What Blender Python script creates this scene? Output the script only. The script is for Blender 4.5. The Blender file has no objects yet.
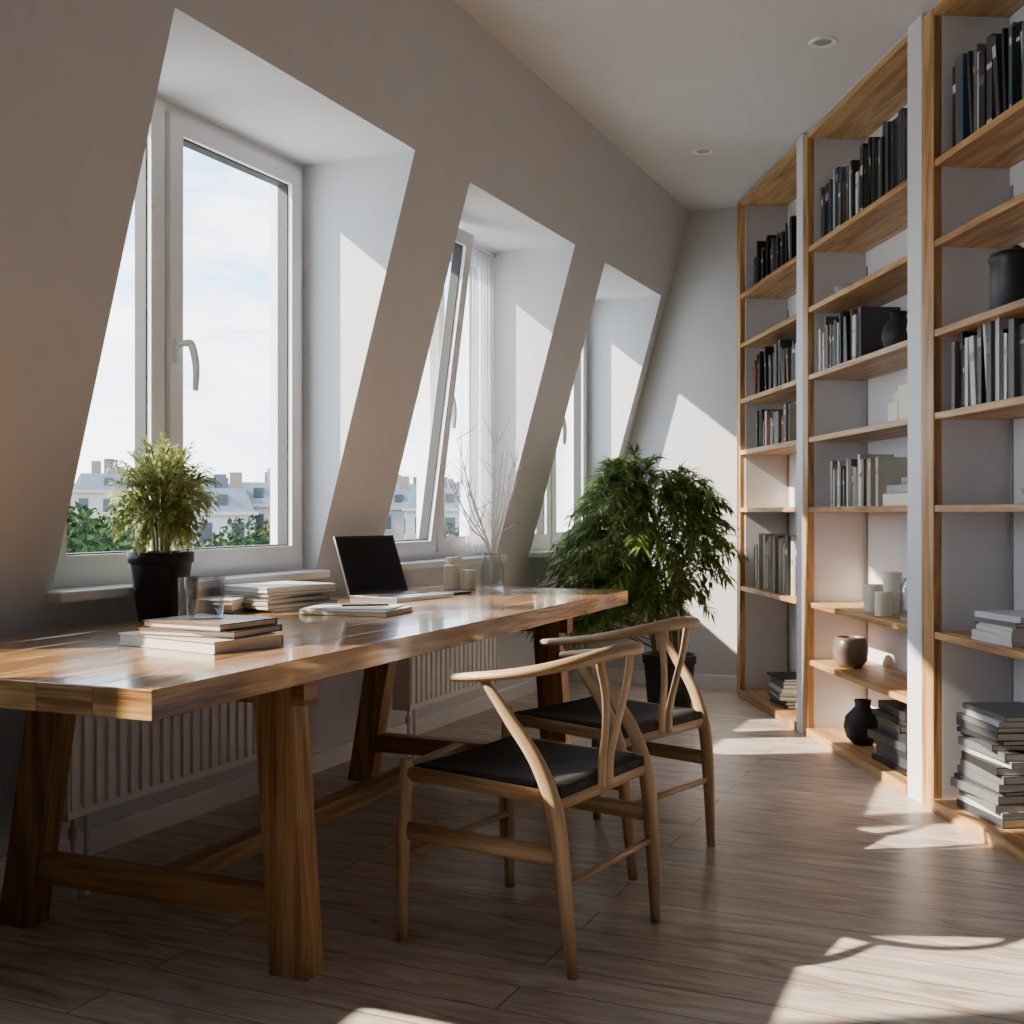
import bpy, bmesh, math, random
from mathutils import Vector, Matrix, Euler
R = random.Random(11)
scene = bpy.context.scene
CAMH = 1.1; F = 1150.0

# ------------------------------------------------------------------ frames
def frame(origin, xdir):
    x = Vector((xdir[0], xdir[1], 0)).normalized(); y = Vector((-x.y, x.x, 0))
    return Matrix(((x.x, y.x, 0, origin[0]), (x.y, y.y, 0, origin[1]), (0, 0, 1, origin[2] if len(origin) > 2 else 0), (0, 0, 0, 1)))
WALL = frame((1.115, 7.205), (0.408, 0.913))      # x = s (along wall), y = u (outwards)
BK = frame((1.356, 6.84), (0.0743, -0.9972))      # x = toward camera, y = depth into shelves
TB = frame((-0.657, 2.10), (0.3902, 0.9207))      # x along table, y across toward the wall
H = 2.98; HEAD = 2.445; SILL = 0.865; TILT = 0.28; WU = 0.648
def slant(z): return TILT * (H - z)
TZ = 0.775

# ------------------------------------------------------------------ materials
def newmat(name):
    m = bpy.data.materials.new(name); m.use_nodes = True
    nt = m.node_tree; b = nt.nodes['Principled BSDF']
    return m, nt, b
def N(nt, t, **kw):
    n = nt.nodes.new(t)
    for k, v in kw.items():
        if k in n.inputs: n.inputs[k].default_value = v
        else: setattr(n, k, v)
    return n
def ramp(nt, src, stops):
    r = nt.nodes.new('ShaderNodeValToRGB'); e = r.color_ramp.elements
    e[0].position = stops[0][0]; e[0].color = (*stops[0][1], 1)
    e[1].position = stops[-1][0]; e[1].color = (*stops[-1][1], 1)
    for p, c in stops[1:-1]:
        x = e.new(p); x.color = (*c, 1)
    nt.links.new(src, r.inputs[0]); return r
def plain(name, col, rough=0.5, metal=0.0, var=0.08, nscale=6.0, bump=0.0, bscale=80.0, coat=0.0, spec=0.5):
    m, nt, b = newmat(name)
    tc = N(nt, 'ShaderNodeTexCoord'); no = N(nt, 'ShaderNodeTexNoise', Scale=nscale, Detail=4.0)
    nt.links.new(tc.outputs['Object'], no.inputs['Vector'])
    lo = tuple(c * (1 - var) for c in col); hi = tuple(min(1, c * (1 + var)) for c in col)
    r = ramp(nt, no.outputs['Fac'], [(0.3, lo), (0.7, hi)])
    nt.links.new(r.outputs[0], b.inputs['Base Color'])
    b.inputs['Roughness'].default_value = rough; b.inputs['Metallic'].default_value = metal
    b.inputs['Coat Weight'].default_value = coat; b.inputs['Specular IOR Level'].default_value = spec
    if bump > 0:
        n2 = N(nt, 'ShaderNodeTexNoise', Scale=bscale, Detail=3.0)
        nt.links.new(tc.outputs['Object'], n2.inputs['Vector'])
        bp = N(nt, 'ShaderNodeBump', Strength=bump, Distance=0.01)
        nt.links.new(n2.outputs['Fac'], bp.inputs['Height']); nt.links.new(bp.outputs[0], b.inputs['Normal'])
    return m
def wood(name, dark, mid, light, rough=0.4, coat=0.0, bump=0.15, gs=1.0, tone=(.78, 1.18)):
    m, nt, b = newmat(name); L = nt.links
    tc = N(nt, 'ShaderNodeTexCoord')
    m1 = N(nt, 'ShaderNodeMapping'); m1.inputs['Scale'].default_value = (1.3 * gs, 16 * gs, 1)
    m2 = N(nt, 'ShaderNodeMapping'); m2.inputs['Scale'].default_value = (5, 160, 1)
    L.new(tc.outputs['UV'], m1.inputs[0]); L.new(tc.outputs['UV'], m2.inputs[0])
    n1 = N(nt, 'ShaderNodeTexNoise', Scale=1.0, Detail=5.0, Distortion=1.6)
    n2 = N(nt, 'ShaderNodeTexNoise', Scale=1.0, Detail=3.0)
    L.new(m1.outputs[0], n1.inputs['Vector']); L.new(m2.outputs[0], n2.inputs['Vector'])
    mx = N(nt, 'ShaderNodeMath', operation='MULTIPLY_ADD'); mx.inputs[1].default_value = 0.35
    L.new(n2.outputs['Fac'], mx.inputs[0])
    ms = N(nt, 'ShaderNodeMath', operation='MULTIPLY'); ms.inputs[1].default_value = 0.75
    L.new(n1.outputs['Fac'], ms.inputs[0]); L.new(ms.outputs[0], mx.inputs[2])
    r = ramp(nt, mx.outputs[0], [(0.42, dark), (0.54, mid), (0.66, light)])
    out = r.outputs[0]
    m3 = N(nt, 'ShaderNodeMapping'); m3.inputs['Scale'].default_value = (0.05, 0.9, 1)
    L.new(tc.outputs['UV'], m3.inputs[0]); n3 = N(nt, 'ShaderNodeTexNoise', Scale=1.0, Detail=0.0)
    L.new(m3.outputs[0], n3.inputs['Vector'])
    hs = N(nt, 'ShaderNodeHueSaturation'); mr = N(nt, 'ShaderNodeMapRange'); mr.inputs[1].default_value = .3; mr.inputs[2].default_value = .7; mr.inputs[3].default_value = tone[0]; mr.inputs[4].default_value = tone[1]
    L.new(n3.outputs['Fac'], mr.inputs[0]); L.new(mr.outputs[0], hs.inputs['Value']); L.new(out, hs.inputs['Color'])
    L.new(hs.outputs[0], b.inputs['Base Color'])
    b.inputs['Roughness'].default_value = rough; b.inputs['Coat Weight'].default_value = coat; b.inputs['Coat Roughness'].default_value = 0.08
    bp = N(nt, 'ShaderNodeBump', Strength=bump, Distance=0.003)
    L.new(mx.outputs[0], bp.inputs['Height']); L.new(bp.outputs[0], b.inputs['Normal'])
    if coat > .3:
        b2 = N(nt, 'ShaderNodeBump', Strength=bump * .5, Distance=0.002); L.new(n1.outputs['Fac'], b2.inputs['Height']); L.new(b2.outputs[0], b.inputs['Coat Normal'])
    return m
def glassmat(name, tint=(1, 1, 1), refl=0.12):
    m = bpy.data.materials.new(name); m.use_nodes = True; nt = m.node_tree
    nt.nodes.clear(); o = N(nt, 'ShaderNodeOutputMaterial')
    t = N(nt, 'ShaderNodeBsdfTransparent'); t.inputs[0].default_value = (*tint, 1)
    g = N(nt, 'ShaderNodeBsdfGlossy', Roughness=0.02); mx = N(nt, 'ShaderNodeMixShader')
    lw = N(nt, 'ShaderNodeLayerWeight', Blend=0.25); mm = N(nt, 'ShaderNodeMath', operation='MULTIPLY'); mm.inputs[1].default_value = refl * 4
    nt.links.new(lw.outputs['Fresnel'], mm.inputs[0]); nt.links.new(mm.outputs[0], mx.inputs[0])
    nt.links.new(t.outputs[0], mx.inputs[1]); nt.links.new(g.outputs[0], mx.inputs[2]); nt.links.new(mx.outputs[0], o.inputs[0])
    return m

M_wall = plain('wall_paint', (0.64, 0.65, 0.665), 0.75, var=0.02, bump=0.04, bscale=120)
M_ceil = plain('ceiling_paint', (0.62, 0.62, 0.62), 0.8, var=0.02)
M_white = plain('white_lacquer', (0.83, 0.84, 0.85), 0.3, var=0.02)
M_board = plain('white_board', (0.70, 0.70, 0.72), 0.55, var=0.03)
M_rad = plain('radiator_enamel', (0.76, 0.75, 0.73), 0.35, var=0.02)
M_gasket = plain('rubber_gasket', (0.03, 0.03, 0.03), 0.6)
M_glass = glassmat('window_glass', (0.98, 0.985, 0.985), 0.02)
M_tglass = glassmat('tumbler_glass', (0.90, 0.92, 0.925), 0.12)
M_table = wood('varnished_oak', (0.12, 0.050, 0.014), (0.36, 0.175, 0.055), (0.60, 0.335, 0.12), 0.24, 0.9, 0.6, tone=(.9, 1.1))
M_leg = wood('oak_leg', (0.14, 0.063, 0.02), (0.28, 0.140, 0.048), (0.43, 0.24, 0.095), 0.42, 0.1, 0.25)
M_shelf = wood('shelf_oak', (0.26, 0.125, 0.042), (0.47, 0.255, 0.095), (0.62, 0.375, 0.16), 0.45, 0.05, 0.1)
M_chair = wood('ash_wood', (0.32, 0.195, 0.095), (0.45, 0.30, 0.155), (0.56, 0.385, 0.215), 0.42, 0.1, 0.06)
M_black = plain('black_plastic', (0.012, 0.012, 0.014), 0.45)
M_pot = plain('dark_pot', (0.016, 0.016, 0.018), 0.6, bump=0.1)
M_soil = plain('soil', (0.05, 0.035, 0.022), 0.95, bump=0.8, bscale=60)
M_metal = plain('brushed_metal', (0.5, 0.5, 0.51), 0.3, 1.0)
M_screen = plain('dark_screen', (0.006, 0.006, 0.007), 0.35, spec=.25)
M_page = plain('paper_pages', (0.66, 0.62, 0.54), 0.85, var=0.05, nscale=30)
M_cream = plain('cream_wax', (0.76, 0.68, 0.54), 0.5)
M_grayc = plain('grey_ceramic', (0.30, 0.29, 0.28), 0.4, var=0.2)
M_brownc = plain('brown_stoneware', (0.16, 0.12, 0.095), 0.3, var=0.4)
M_twig = plain('bleached_twig', (0.85, 0.82, 0.76), 0.8)
M_bark = plain('cane_bark', (0.16, 0.12, 0.06), 0.8, var=0.3, nscale=30)
def leafmat(name, a, b2, tr=0.25, rough=.42, spec=.5):
    m, nt, b = newmat(name)
    tc = N(nt, 'ShaderNodeTexCoord'); no = N(nt, 'ShaderNodeTexNoise', Scale=14.0, Detail=2.0)
    nt.links.new(tc.outputs['Object'], no.inputs['Vector'])
    r = ramp(nt, no.outputs['Fac'], [(0.35, a), (0.65, b2)])
    nt.links.new(r.outputs[0], b.inputs['Base Color']); b.inputs['Roughness'].default_value = rough; b.inputs['Specular IOR Level'].default_value = spec
    tl = N(nt, 'ShaderNodeBsdfTranslucent'); nt.links.new(r.outputs[0], tl.inputs[0])
    mx = N(nt, 'ShaderNodeMixShader'); mx.inputs[0].default_value = tr
    o = nt.nodes['Material Output']
    nt.links.new(b.outputs[0], mx.inputs[1]); nt.links.new(tl.outputs[0], mx.inputs[2]); nt.links.new(mx.outputs[0], o.inputs[0])
    return m
M_leafA = leafmat('bamboo_leaf', (0.08, 0.16, 0.025), (0.27, 0.38, 0.08), 0.3)
M_leafB = leafmat('ficus_leaf', (0.26, 0.31, 0.06), (0.56, 0.60, 0.22), 0.4)
M_leafC = leafmat('tree_leaf', (0.014, 0.032, 0.012), (0.035, 0.062, 0.022), .1, .95, .1)
def sheer():
    m = bpy.data.materials.new('sheer_voile'); m.use_nodes = True; nt = m.node_tree; nt.nodes.clear()
    o = N(nt, 'ShaderNodeOutputMaterial'); t = N(nt, 'ShaderNodeBsdfTransparent'); d = N(nt, 'ShaderNodeBsdfDiffuse'); d.inputs[0].default_value = (.85, .85, .85, 1)
    l = N(nt, 'ShaderNodeBsdfTranslucent'); l.inputs[0].default_value = (.85, .85, .85, 1); a = N(nt, 'ShaderNodeMixShader'); a.inputs[0].default_value = .5
    nt.links.new(d.outputs[0], a.inputs[1]); nt.links.new(l.outputs[0], a.inputs[2])
    tc = N(nt, 'ShaderNodeTexCoord'); no = N(nt, 'ShaderNodeTexNoise', Scale=3.0); nt.links.new(tc.outputs['Object'], no.inputs['Vector'])
    mr = N(nt, 'ShaderNodeMapRange'); mr.inputs[3].default_value = .15; mr.inputs[4].default_value = .42; nt.links.new(no.outputs['Fac'], mr.inputs[0])
    x = N(nt, 'ShaderNodeMixShader'); nt.links.new(mr.outputs[0], x.inputs[0]); nt.links.new(t.outputs[0], x.inputs[1]); nt.links.new(a.outputs[0], x.inputs[2]); nt.links.new(x.outputs[0], o.inputs[0])
    return m
M_sheer = sheer()
def woven():
    m, nt, b = newmat('black_paper_cord'); L = nt.links
    tc = N(nt, 'ShaderNodeTexCoord'); sp = N(nt, 'ShaderNodeSeparateXYZ'); L.new(tc.outputs['Object'], sp.inputs[0])
    ax = N(nt, 'ShaderNodeMath', operation='ABSOLUTE'); ay = N(nt, 'ShaderNodeMath', operation='ABSOLUTE')
    L.new(sp.outputs[0], ax.inputs[0]); L.new(sp.outputs[1], ay.inputs[0])
    gt = N(nt, 'ShaderNodeMath', operation='GREATER_THAN'); L.new(ax.outputs[0], gt.inputs[0]); L.new(ay.outputs[0], gt.inputs[1])
    sx = N(nt, 'ShaderNodeMath', operation='MULTIPLY'); sx.inputs[1].default_value = 620; L.new(sp.outputs[0], sx.inputs[0])
    sy = N(nt, 'ShaderNodeMath', operation='MULTIPLY'); sy.inputs[1].default_value = 620; L.new(sp.outputs[1], sy.inputs[0])
    s1 = N(nt, 'ShaderNodeMath', operation='SINE'); s2 = N(nt, 'ShaderNodeMath', operation='SINE')
    L.new(sx.outputs[0], s1.inputs[0]); L.new(sy.outputs[0], s2.inputs[0])
    mx = N(nt, 'ShaderNodeMix'); L.new(gt.outputs[0], mx.inputs[0]); L.new(s1.outputs[0], mx.inputs[2]); L.new(s2.outputs[0], mx.inputs[3])
    r = ramp(nt, mx.outputs[0], [(0.0, (0.004, 0.0035, 0.0035)), (1.0, (0.020, 0.016, 0.014))]); L.new(r.outputs[0], b.inputs['Base Color'])
    bp = N(nt, 'ShaderNodeBump', Strength=0.9, Distance=0.003); L.new(mx.outputs[0], bp.inputs['Height']); L.new(bp.outputs[0], b.inputs['Normal'])
    b.inputs['Roughness'].default_value = 0.55; b.inputs['Specular IOR Level'].default_value = .25
    return m
M_cord = woven()
def floormat():
    m, nt, b = newmat('whitewashed_floorboards'); L = nt.links
    tc = N(nt, 'ShaderNodeTexCoord')
    br = N(nt, 'ShaderNodeTexBrick', Scale=1.0); br.offset = 0.37; br.offset_frequency = 2
    br.inputs['Brick Width'].default_value = 2.3; br.inputs['Row Height'].default_value = 0.135
    br.inputs['Mortar Size'].default_value = 0.0020; br.inputs['Mortar Smooth'].default_value = 0.3; br.inputs['Bias'].default_value = 0.0
    br.inputs['Color1'].default_value = (0, 0, 0, 1); br.inputs['Color2'].default_value = (1, 1, 1, 1); br.inputs['Mortar'].default_value = (0.5, 0.5, 0.5, 1)
    L.new(tc.outputs['Object'], br.inputs['Vector'])
    sc = N(nt, 'ShaderNodeVectorMath', operation='SCALE'); sc.inputs['Scale'].default_value = 7.0; L.new(br.outputs['Color'], sc.inputs[0])
    ad = N(nt, 'ShaderNodeVectorMath', operation='ADD'); L.new(tc.outputs['Object'], ad.inputs[0]); L.new(sc.outputs[0], ad.inputs[1])
    m1 = N(nt, 'ShaderNodeMapping'); m1.inputs['Scale'].default_value = (2.0, 11, 1); L.new(ad.outputs[0], m1.inputs[0])
    m2 = N(nt, 'ShaderNodeMapping'); m2.inputs['Scale'].default_value = (7, 90, 1); L.new(ad.outputs[0], m2.inputs[0])
    n1 = N(nt, 'ShaderNodeTexNoise', Scale=1.0, Detail=6.0, Distortion=2.4); L.new(m1.outputs[0], n1.inputs['Vector'])
    n2 = N(nt, 'ShaderNodeTexNoise', Scale=1.0, Detail=3.0); L.new(m2.outputs[0], n2.inputs['Vector'])
    mx = N(nt, 'ShaderNodeMath', operation='MULTIPLY_ADD'); mx.inputs[1].default_value = 0.28; L.new(n2.outputs['Fac'], mx.inputs[0])
    ms = N(nt, 'ShaderNodeMath', operation='MULTIPLY'); ms.inputs[1].default_value = 0.78; L.new(n1.outputs['Fac'], ms.inputs[0]); L.new(ms.outputs[0], mx.inputs[2])
    r = ramp(nt, mx.outputs[0], [(0.34, (0.25, 0.175, 0.13)), (0.47, (0.45, 0.365, 0.30)), (0.66, (0.63, 0.56, 0.49))])
    hs = N(nt, 'ShaderNodeHueSaturation'); mr = N(nt, 'ShaderNodeMapRange'); mr.inputs[3].default_value = 0.9; mr.inputs[4].default_value = 1.1
    L.new(br.outputs['Color'], mr.inputs[0]); L.new(mr.outputs[0], hs.inputs['Value']); L.new(r.outputs[0], hs.inputs['Color'])
    mm = N(nt, 'ShaderNodeMix', data_type='RGBA'); L.new(br.outputs['Fac'], mm.inputs[0]); L.new(hs.outputs[0], mm.inputs[6]); mm.inputs[7].default_value = (0.06, 0.042, 0.033, 1)
    L.new(mm.outputs[2], b.inputs['Base Color'])
    rr = N(nt, 'ShaderNodeMapRange'); rr.inputs[3].default_value = 0.26; rr.inputs[4].default_value = 0.46; L.new(n1.outputs['Fac'], rr.inputs[0]); L.new(rr.outputs[0], b.inputs['Roughness'])
    hh = N(nt, 'ShaderNodeMath', operation='MULTIPLY_ADD'); hh.inputs[1].default_value = -1.5; L.new(br.outputs['Fac'], hh.inputs[0]); L.new(mx.outputs[0], hh.inputs[2])
    bp = N(nt, 'ShaderNodeBump', Strength=0.3, Distance=0.003); L.new(hh.outputs[0], bp.inputs['Height']); L.new(bp.outputs[0], b.inputs['Normal'])
    return m
M_floor = floormat()

# ------------------------------------------------------------------ mesh builder
def catmull(pts, n=6):
    P = [Vector(p) for p in pts]; out = []
    Q = [P[0] * 2 - P[1]] + P + [P[-1] * 2 - P[-2]]
    for i in range(1, len(Q) - 2):
        for k in range(n):
            t = k / n
            a, b, c, d = Q[i - 1], Q[i], Q[i + 1], Q[i + 2]
            out.append(0.5 * ((2 * b) + (-a + c) * t + (2 * a - 5 * b + 4 * c - d) * t * t + (-a + 3 * b - 3 * c + d) * t ** 3))
    out.append(P[-1]); return out
def lerpl(vals, n):
    out = []
    for i in range(len(vals) - 1):
        for k in range(n):
            t = k / n; a, b = vals[i], vals[i + 1]
            out.append(tuple(x + (y - x) * t for x, y in zip(a, b)))
    out.append(vals[-1]); return out
class MB:
    def __init__(s):
        s.bm = bmesh.new(); s.uv = s.bm.loops.layers.uv.new('UVMap'); s.M = Matrix.Identity(4)
    def face(s, pts, mi=0, uvs=None, smooth=False):
        vs = [s.bm.verts.new(s.M @ Vector(p)) for p in pts]
        f = s.bm.faces.new(vs); f.material_index = mi; f.smooth = smooth
        if uvs:
            for l, u in zip(f.loops, uvs): l[s.uv].uv = u
        return f
    def hexa(s, c8, mi=0, off=None):
        V = [Vector(p) for p in c8]; vs = [s.bm.verts.new(s.M @ p) for p in V]
        ext = [(V[1] - V[0]).length, (V[3] - V[0]).length, (V[4] - V[0]).length]
        la = ext.index(max(ext)); o = off if off is not None else (R.random() * 9, R.random() * 9)
        unit = [(V[1] - V[0]), (V[3] - V[0]), (V[4] - V[0])]
        unit = [q.normalized() if q.length > 0 else q for q in unit]
        for idx, ax in (((0, 3, 2, 1), 2), ((4, 5, 6, 7), 2), ((0, 1, 5, 4), 1), ((2, 3, 7, 6), 1), ((1, 2, 6, 5), 0), ((3, 0, 4, 7), 0)):
            f = s.bm.faces.new([vs[i] for i in idx]); f.material_index = mi
            axes = [a for a in range(3) if a != ax]
            if la in axes: ua = la; va = [a for a in axes if a != la][0]
            else: ua, va = axes
            for l, i in zip(f.loops, idx):
                d = V[i] - V[0]
                l[s.uv].uv = (d.dot(unit[ua]) + o[0], d.dot(unit[va]) + o[1] + ax * 0.31)
    def box(s, c, sz, rot=None, mi=0, off=None):
        c = Vector(c); h = Vector(sz) / 2; pts = []
        for sg in ((-1, -1, -1), (1, -1, -1), (1, 1, -1), (-1, 1, -1), (-1, -1, 1), (1, -1, 1), (1, 1, 1), (-1, 1, 1)):
            p = Vector((sg[0] * h.x, sg[1] * h.y, sg[2] * h.z))
            if rot is not None: p = (Euler(rot).to_matrix() if not isinstance(rot, Matrix) else rot) @ p
            pts.append(c + p)
        s.hexa(pts, mi, off)
    def bb(s, x0, x1, y0, y1, z0, z1, mi=0): s.box(((x0 + x1) / 2, (y0 + y1) / 2, (z0 + z1) / 2), (abs(x1 - x0), abs(y1 - y0), abs(z1 - z0)), None, mi)
    def prism(s, b, t, sx, sy, mi=0):
        pts = []
        for c in (b, t):
            for sg in ((-1, -1), (1, -1), (1, 1), (-1, 1)): pts.append(Vector(c) + Vector((sg[0] * sx / 2, sg[1] * sy / 2, 0)))
        s.hexa(pts, mi)
    def tube(s, pts, rad, up=(0, 0, 1), seg=10, mi=0, sm=5, cap=True):
        rad = [r if isinstance(r, tuple) else (r, r) for r in rad]
        if len(rad) == 1: rad = rad * len(pts)
        if sm > 1 and len(pts) > 2: P = catmull(pts, sm); RR = lerpl(rad, sm)
        else: P = [Vector(p) for p in pts]; RR = rad
        up = Vector(up); rings = []; ln = 0; lens = []; ou = (R.random() * 9, R.random() * 9)
        for i, p in enumerate(P):
            a = P[max(0, i - 1)]; b = P[min(len(P) - 1, i + 1)]; t = (b - a).normalized()
            w = up - t * up.dot(t)
            if w.length < 1e-3: w = Vector((1, 0, 0)) - t * t.x
            w.normalize(); sd = t.cross(w)
            if i: ln += (p - P[i - 1]).length
            lens.append(ln); ring = []
            for k in range(seg):
                an = 2 * math.pi * k / seg
                ring.append(s.bm.verts.new(s.M @ (p + sd * (math.cos(an) * RR[i][0]) + w * (math.sin(an) * RR[i][1]))))
            rings.append(ring)
        cir = 2 * math.pi * max(RR[0])
        for i in range(len(rings) - 1):
            for k in range(seg):
                k2 = (k + 1) % seg
                f = s.bm.faces.new((rings[i][k], rings[i][k2], rings[i + 1][k2], rings[i + 1][k])); f.smooth = True; f.material_index = mi
                for l, (a, b) in zip(f.loops, ((lens[i], k), (lens[i], k + 1), (lens[i + 1], k + 1), (lens[i + 1], k))):
                    l[s.uv].uv = (a + ou[0], b / seg * cir + ou[1])
        if cap:
            f = s.bm.faces.new(list(reversed(rings[0]))); f.material_index = mi
            f = s.bm.faces.new(rings[-1]); f.material_index = mi
    def lathe(s, prof, c=(0, 0, 0), seg=28, mi=0):
        c = Vector(c); rings = []
        for r, z in prof:
            if r < 1e-5: rings.append([s.bm.verts.new(s.M @ (c + Vector((0, 0, z))))])
            else: rings.append([s.bm.verts.new(s.M @ (c + Vector((r * math.cos(2 * math.pi * k / seg), r * math.sin(2 * math.pi * k / seg), z)))) for k in range(seg)])
        for a, b in zip(rings, rings[1:]):
            for k in range(seg):
                k2 = (k + 1) % seg
                q = [a[k % len(a)], a[k2 % len(a)], b[k2 % len(b)], b[k % len(b)]]
                u = []
                for v in q:
                    if v not in u: u.append(v)
                if len(u) >= 3:
                    try:
                        f = s.bm.faces.new(u); f.smooth = True; f.material_index = mi
                    except ValueError: pass
    def leaf(s, p, d, nrm, L, W, mi=0, droop=0.15):
        d = d.normalized(); sd = d.cross(nrm)
        if sd.length < 1e-4: sd = Vector((1, 0, 0))
        sd.normalize(); nn = sd.cross(d)
        b = p; m1 = p + d * L * .4; t = p + d * L - nn * L * droop
        v = [s.bm.verts.new(s.M @ q) for q in (b, m1 + sd * W / 2 + nn * W * .2, m1, m1 - sd * W / 2 + nn * W * .2, t)]
        for q in ((0, 2, 1), (0, 3, 2), (1, 2, 4), (2, 3, 4)):
            f = s.bm.faces.new([v[i] for i in q]); f.material_index = mi; f.smooth = True
    def done(s, name, mats, mtx=None, bevel=0.0, parent=None, fixn=True):
        if fixn: bmesh.ops.recalc_face_normals(s.bm, faces=s.bm.faces)
        me = bpy.data.meshes.new(name); s.bm.to_mesh(me); s.bm.free()
        for m in mats: me.materials.append(m)
        o = bpy.data.objects.new(name, me); scene.collection.objects.link(o)
        if parent: o.parent = parent
        if mtx is not None: o.matrix_world = mtx
        if bevel > 0:
            md = o.modifiers.new('bevel', 'BEVEL'); md.width = bevel; md.segments = 2; md.limit_method = 'ANGLE'; md.angle_limit = math.radians(50)
        return o
def T(x, y, z, rz=0): return Matrix.Translation((x, y, z)) @ Matrix.Rotation(rz, 4, 'Z')
def unproj(px, py, z):
    Y = F * (CAMH - z) / (py - 512.0); return Vector(((px - 512) / F * Y, Y, z))

# ------------------------------------------------------------------ room shell
NICHES = [(-6.48, -5.16), (-4.60, -3.28), (-2.82, -1.62), (-1.17, -0.126)]
SREAR = -9.0
inv = BK.inverted()
def corner(s):
    a = WALL @ Vector((s, 0, 0)); b = WALL @ Vector((s, -1, 0)); la = inv @ a; lb = inv @ b
    t = (0.33 - la.y) / (lb.y - la.y); return -t
u_back = corner(0.0); u_rear = corner(SREAR)
b = MB()
b.face([(SREAR, .86, 0), (SREAR, u_rear, 0), (0, u_back, 0), (0, .86, 0)])
fl = b.done('floor', [M_floor])
rot = Matrix.Rotation(math.radians(90), 4, 'Z')
fl.data.transform(rot.inverted()); fl.matrix_world = WALL @ rot
b = MB(); b.face([(SREAR, .06, H), (0, .06, H), (0, u_back, H), (SREAR, u_rear, H)]); b.done('ceiling', [M_ceil], WALL)
b = MB()
sb = [SREAR] + [v for n in NICHES for v in n] + [0.0]
zb = [0, SILL, HEAD, H]
for i in range(len(sb) - 1):
    for j in range(3):
        if j == 1 and i % 2 == 1: continue
        b.face([(sb[i], slant(zb[j]), zb[j]), (sb[i + 1], slant(zb[j]), zb[j]), (sb[i + 1], slant(zb[j + 1]), zb[j + 1]), (sb[i], slant(zb[j + 1]), zb[j + 1])])
UO = 0.80
for s0, s1 in NICHES:
    b.face([(s0, slant(HEAD), HEAD), (s1, slant(HEAD), HEAD), (s1, UO, HEAD), (s0, UO, HEAD)])
    b.face([(s0, slant(SILL), SILL), (s1, slant(SILL), SILL), (s1, UO, SILL), (s0, UO, SILL)])
    for q in (s0, s1): b.face([(q, slant(SILL), SILL), (q, UO, SILL), (q, UO, HEAD), (q, slant(HEAD), HEAD)])
b.done('wall_left', [M_wall], WALL, fixn=False)
b = MB(); b.bb(0, .08, u_back - .3, .9, 0, H + .05); b.done('wall_back', [M_wall], WALL)
b = MB(); b.bb(-.8, 13, .33, .42, 0, H + .05); b.done('wall_right', [M_wall], BK)
b = MB(); b.bb(SREAR - .1, SREAR, u_rear - .3, .9, 0, H); b.done('wall_rear', [M_wall], WALL)
b = MB(); b.box((SREAR / 2, slant(.045) - .012, .045), (-SREAR, .018, .09), (math.atan(TILT) * 1, 0, 0)); b.done('baseboard_left', [M_white], WALL, .003)
b = MB(); b.bb(-.018, 0, u_back + .3, .80, 0, .09); b.done('baseboard_back', [M_white], WALL, .003)

# ------------------------------------------------------------------ windows (wall frame)
def rect_frame(b, x0, x1, z0, z1, w, y0, y1, mi=0):
    b.bb(x0, x0 + w, y0, y1, z0, z1, mi); b.bb(x1 - w, x1, y0, y1, z0, z1, mi)
    b.bb(x0 + w, x1 - w, y0, y1, z0, z0 + w, mi); b.bb(x0 + w, x1 - w, y0, y1, z1 - w, z1, mi)
def sash(b, x0, x1, z0, z1, tilt=0):
    old = b.M.copy()
    if tilt: b.M = old @ Matrix.Translation((0, WU + .03, z0)) @ Matrix.Rotation(tilt, 4, 'X') @ Matrix.Translation((0, -WU - .03, -z0))
    rect_frame(b, x0, x1, z0, z1, .062, WU - .018, WU + .05)
    rect_frame(b, x0 + .060, x1 - .060, z0 + .060, z1 - .060, .007, WU + .0, WU + .045, 2)
    b.bb(x0 + .066, x1 - .066, WU + .02, WU + .026, z0 + .066, z1 - .066, 1)
    b.M = old
def handle(b, x, z):
    b.box((x, WU - .024, z), (.03, .012, .08), None, 0)
    b.tube([(x, WU - .03, z + .02), (x, WU - .06, z + .024), (x + .01, WU - .072, z + .015), (x + .028, WU - .074, z - .05), (x + .030, WU - .07, z - .13)], [(.010, .010), (.012, .012), (.014, .011), (.014, .009), (.010, .008)], (1, 0, 0), 10, 0)
for i, (s0, s1) in enumerate(NICHES):
    b = MB(); z0, z1 = SILL + .01, HEAD
    w = s1 - s0; mull = s0 + w * (.52 if i == 2 else .40)
    rect_frame(b, s0, s1, z0, z1, .045, WU, WU + .08)
    b.bb(mull - .03, mull + .03, WU + .005, WU + .075, z0 + .045, z1 - .045)
    lt = 0.135 if i == 2 else 0
    sash(b, s0 + .035, mull - .015, z0 + .035, z1 - .035, lt)
    sash(b, mull + .015, s1 - .035, z0 + .035, z1 - .035, 0)
    handle(b, mull + .045, 1.63)
    b.done('window_%d' % (i + 1), [M_white, M_glass, M_gasket], WALL, .004)
    b = MB(); b.bb(s0 - .02, s1 + .02, slant(SILL) - .06, WU + .01, SILL - .02, SILL + .012); b.done('trim_%d' % (i + 1), [M_white], WALL, .006)
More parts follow.
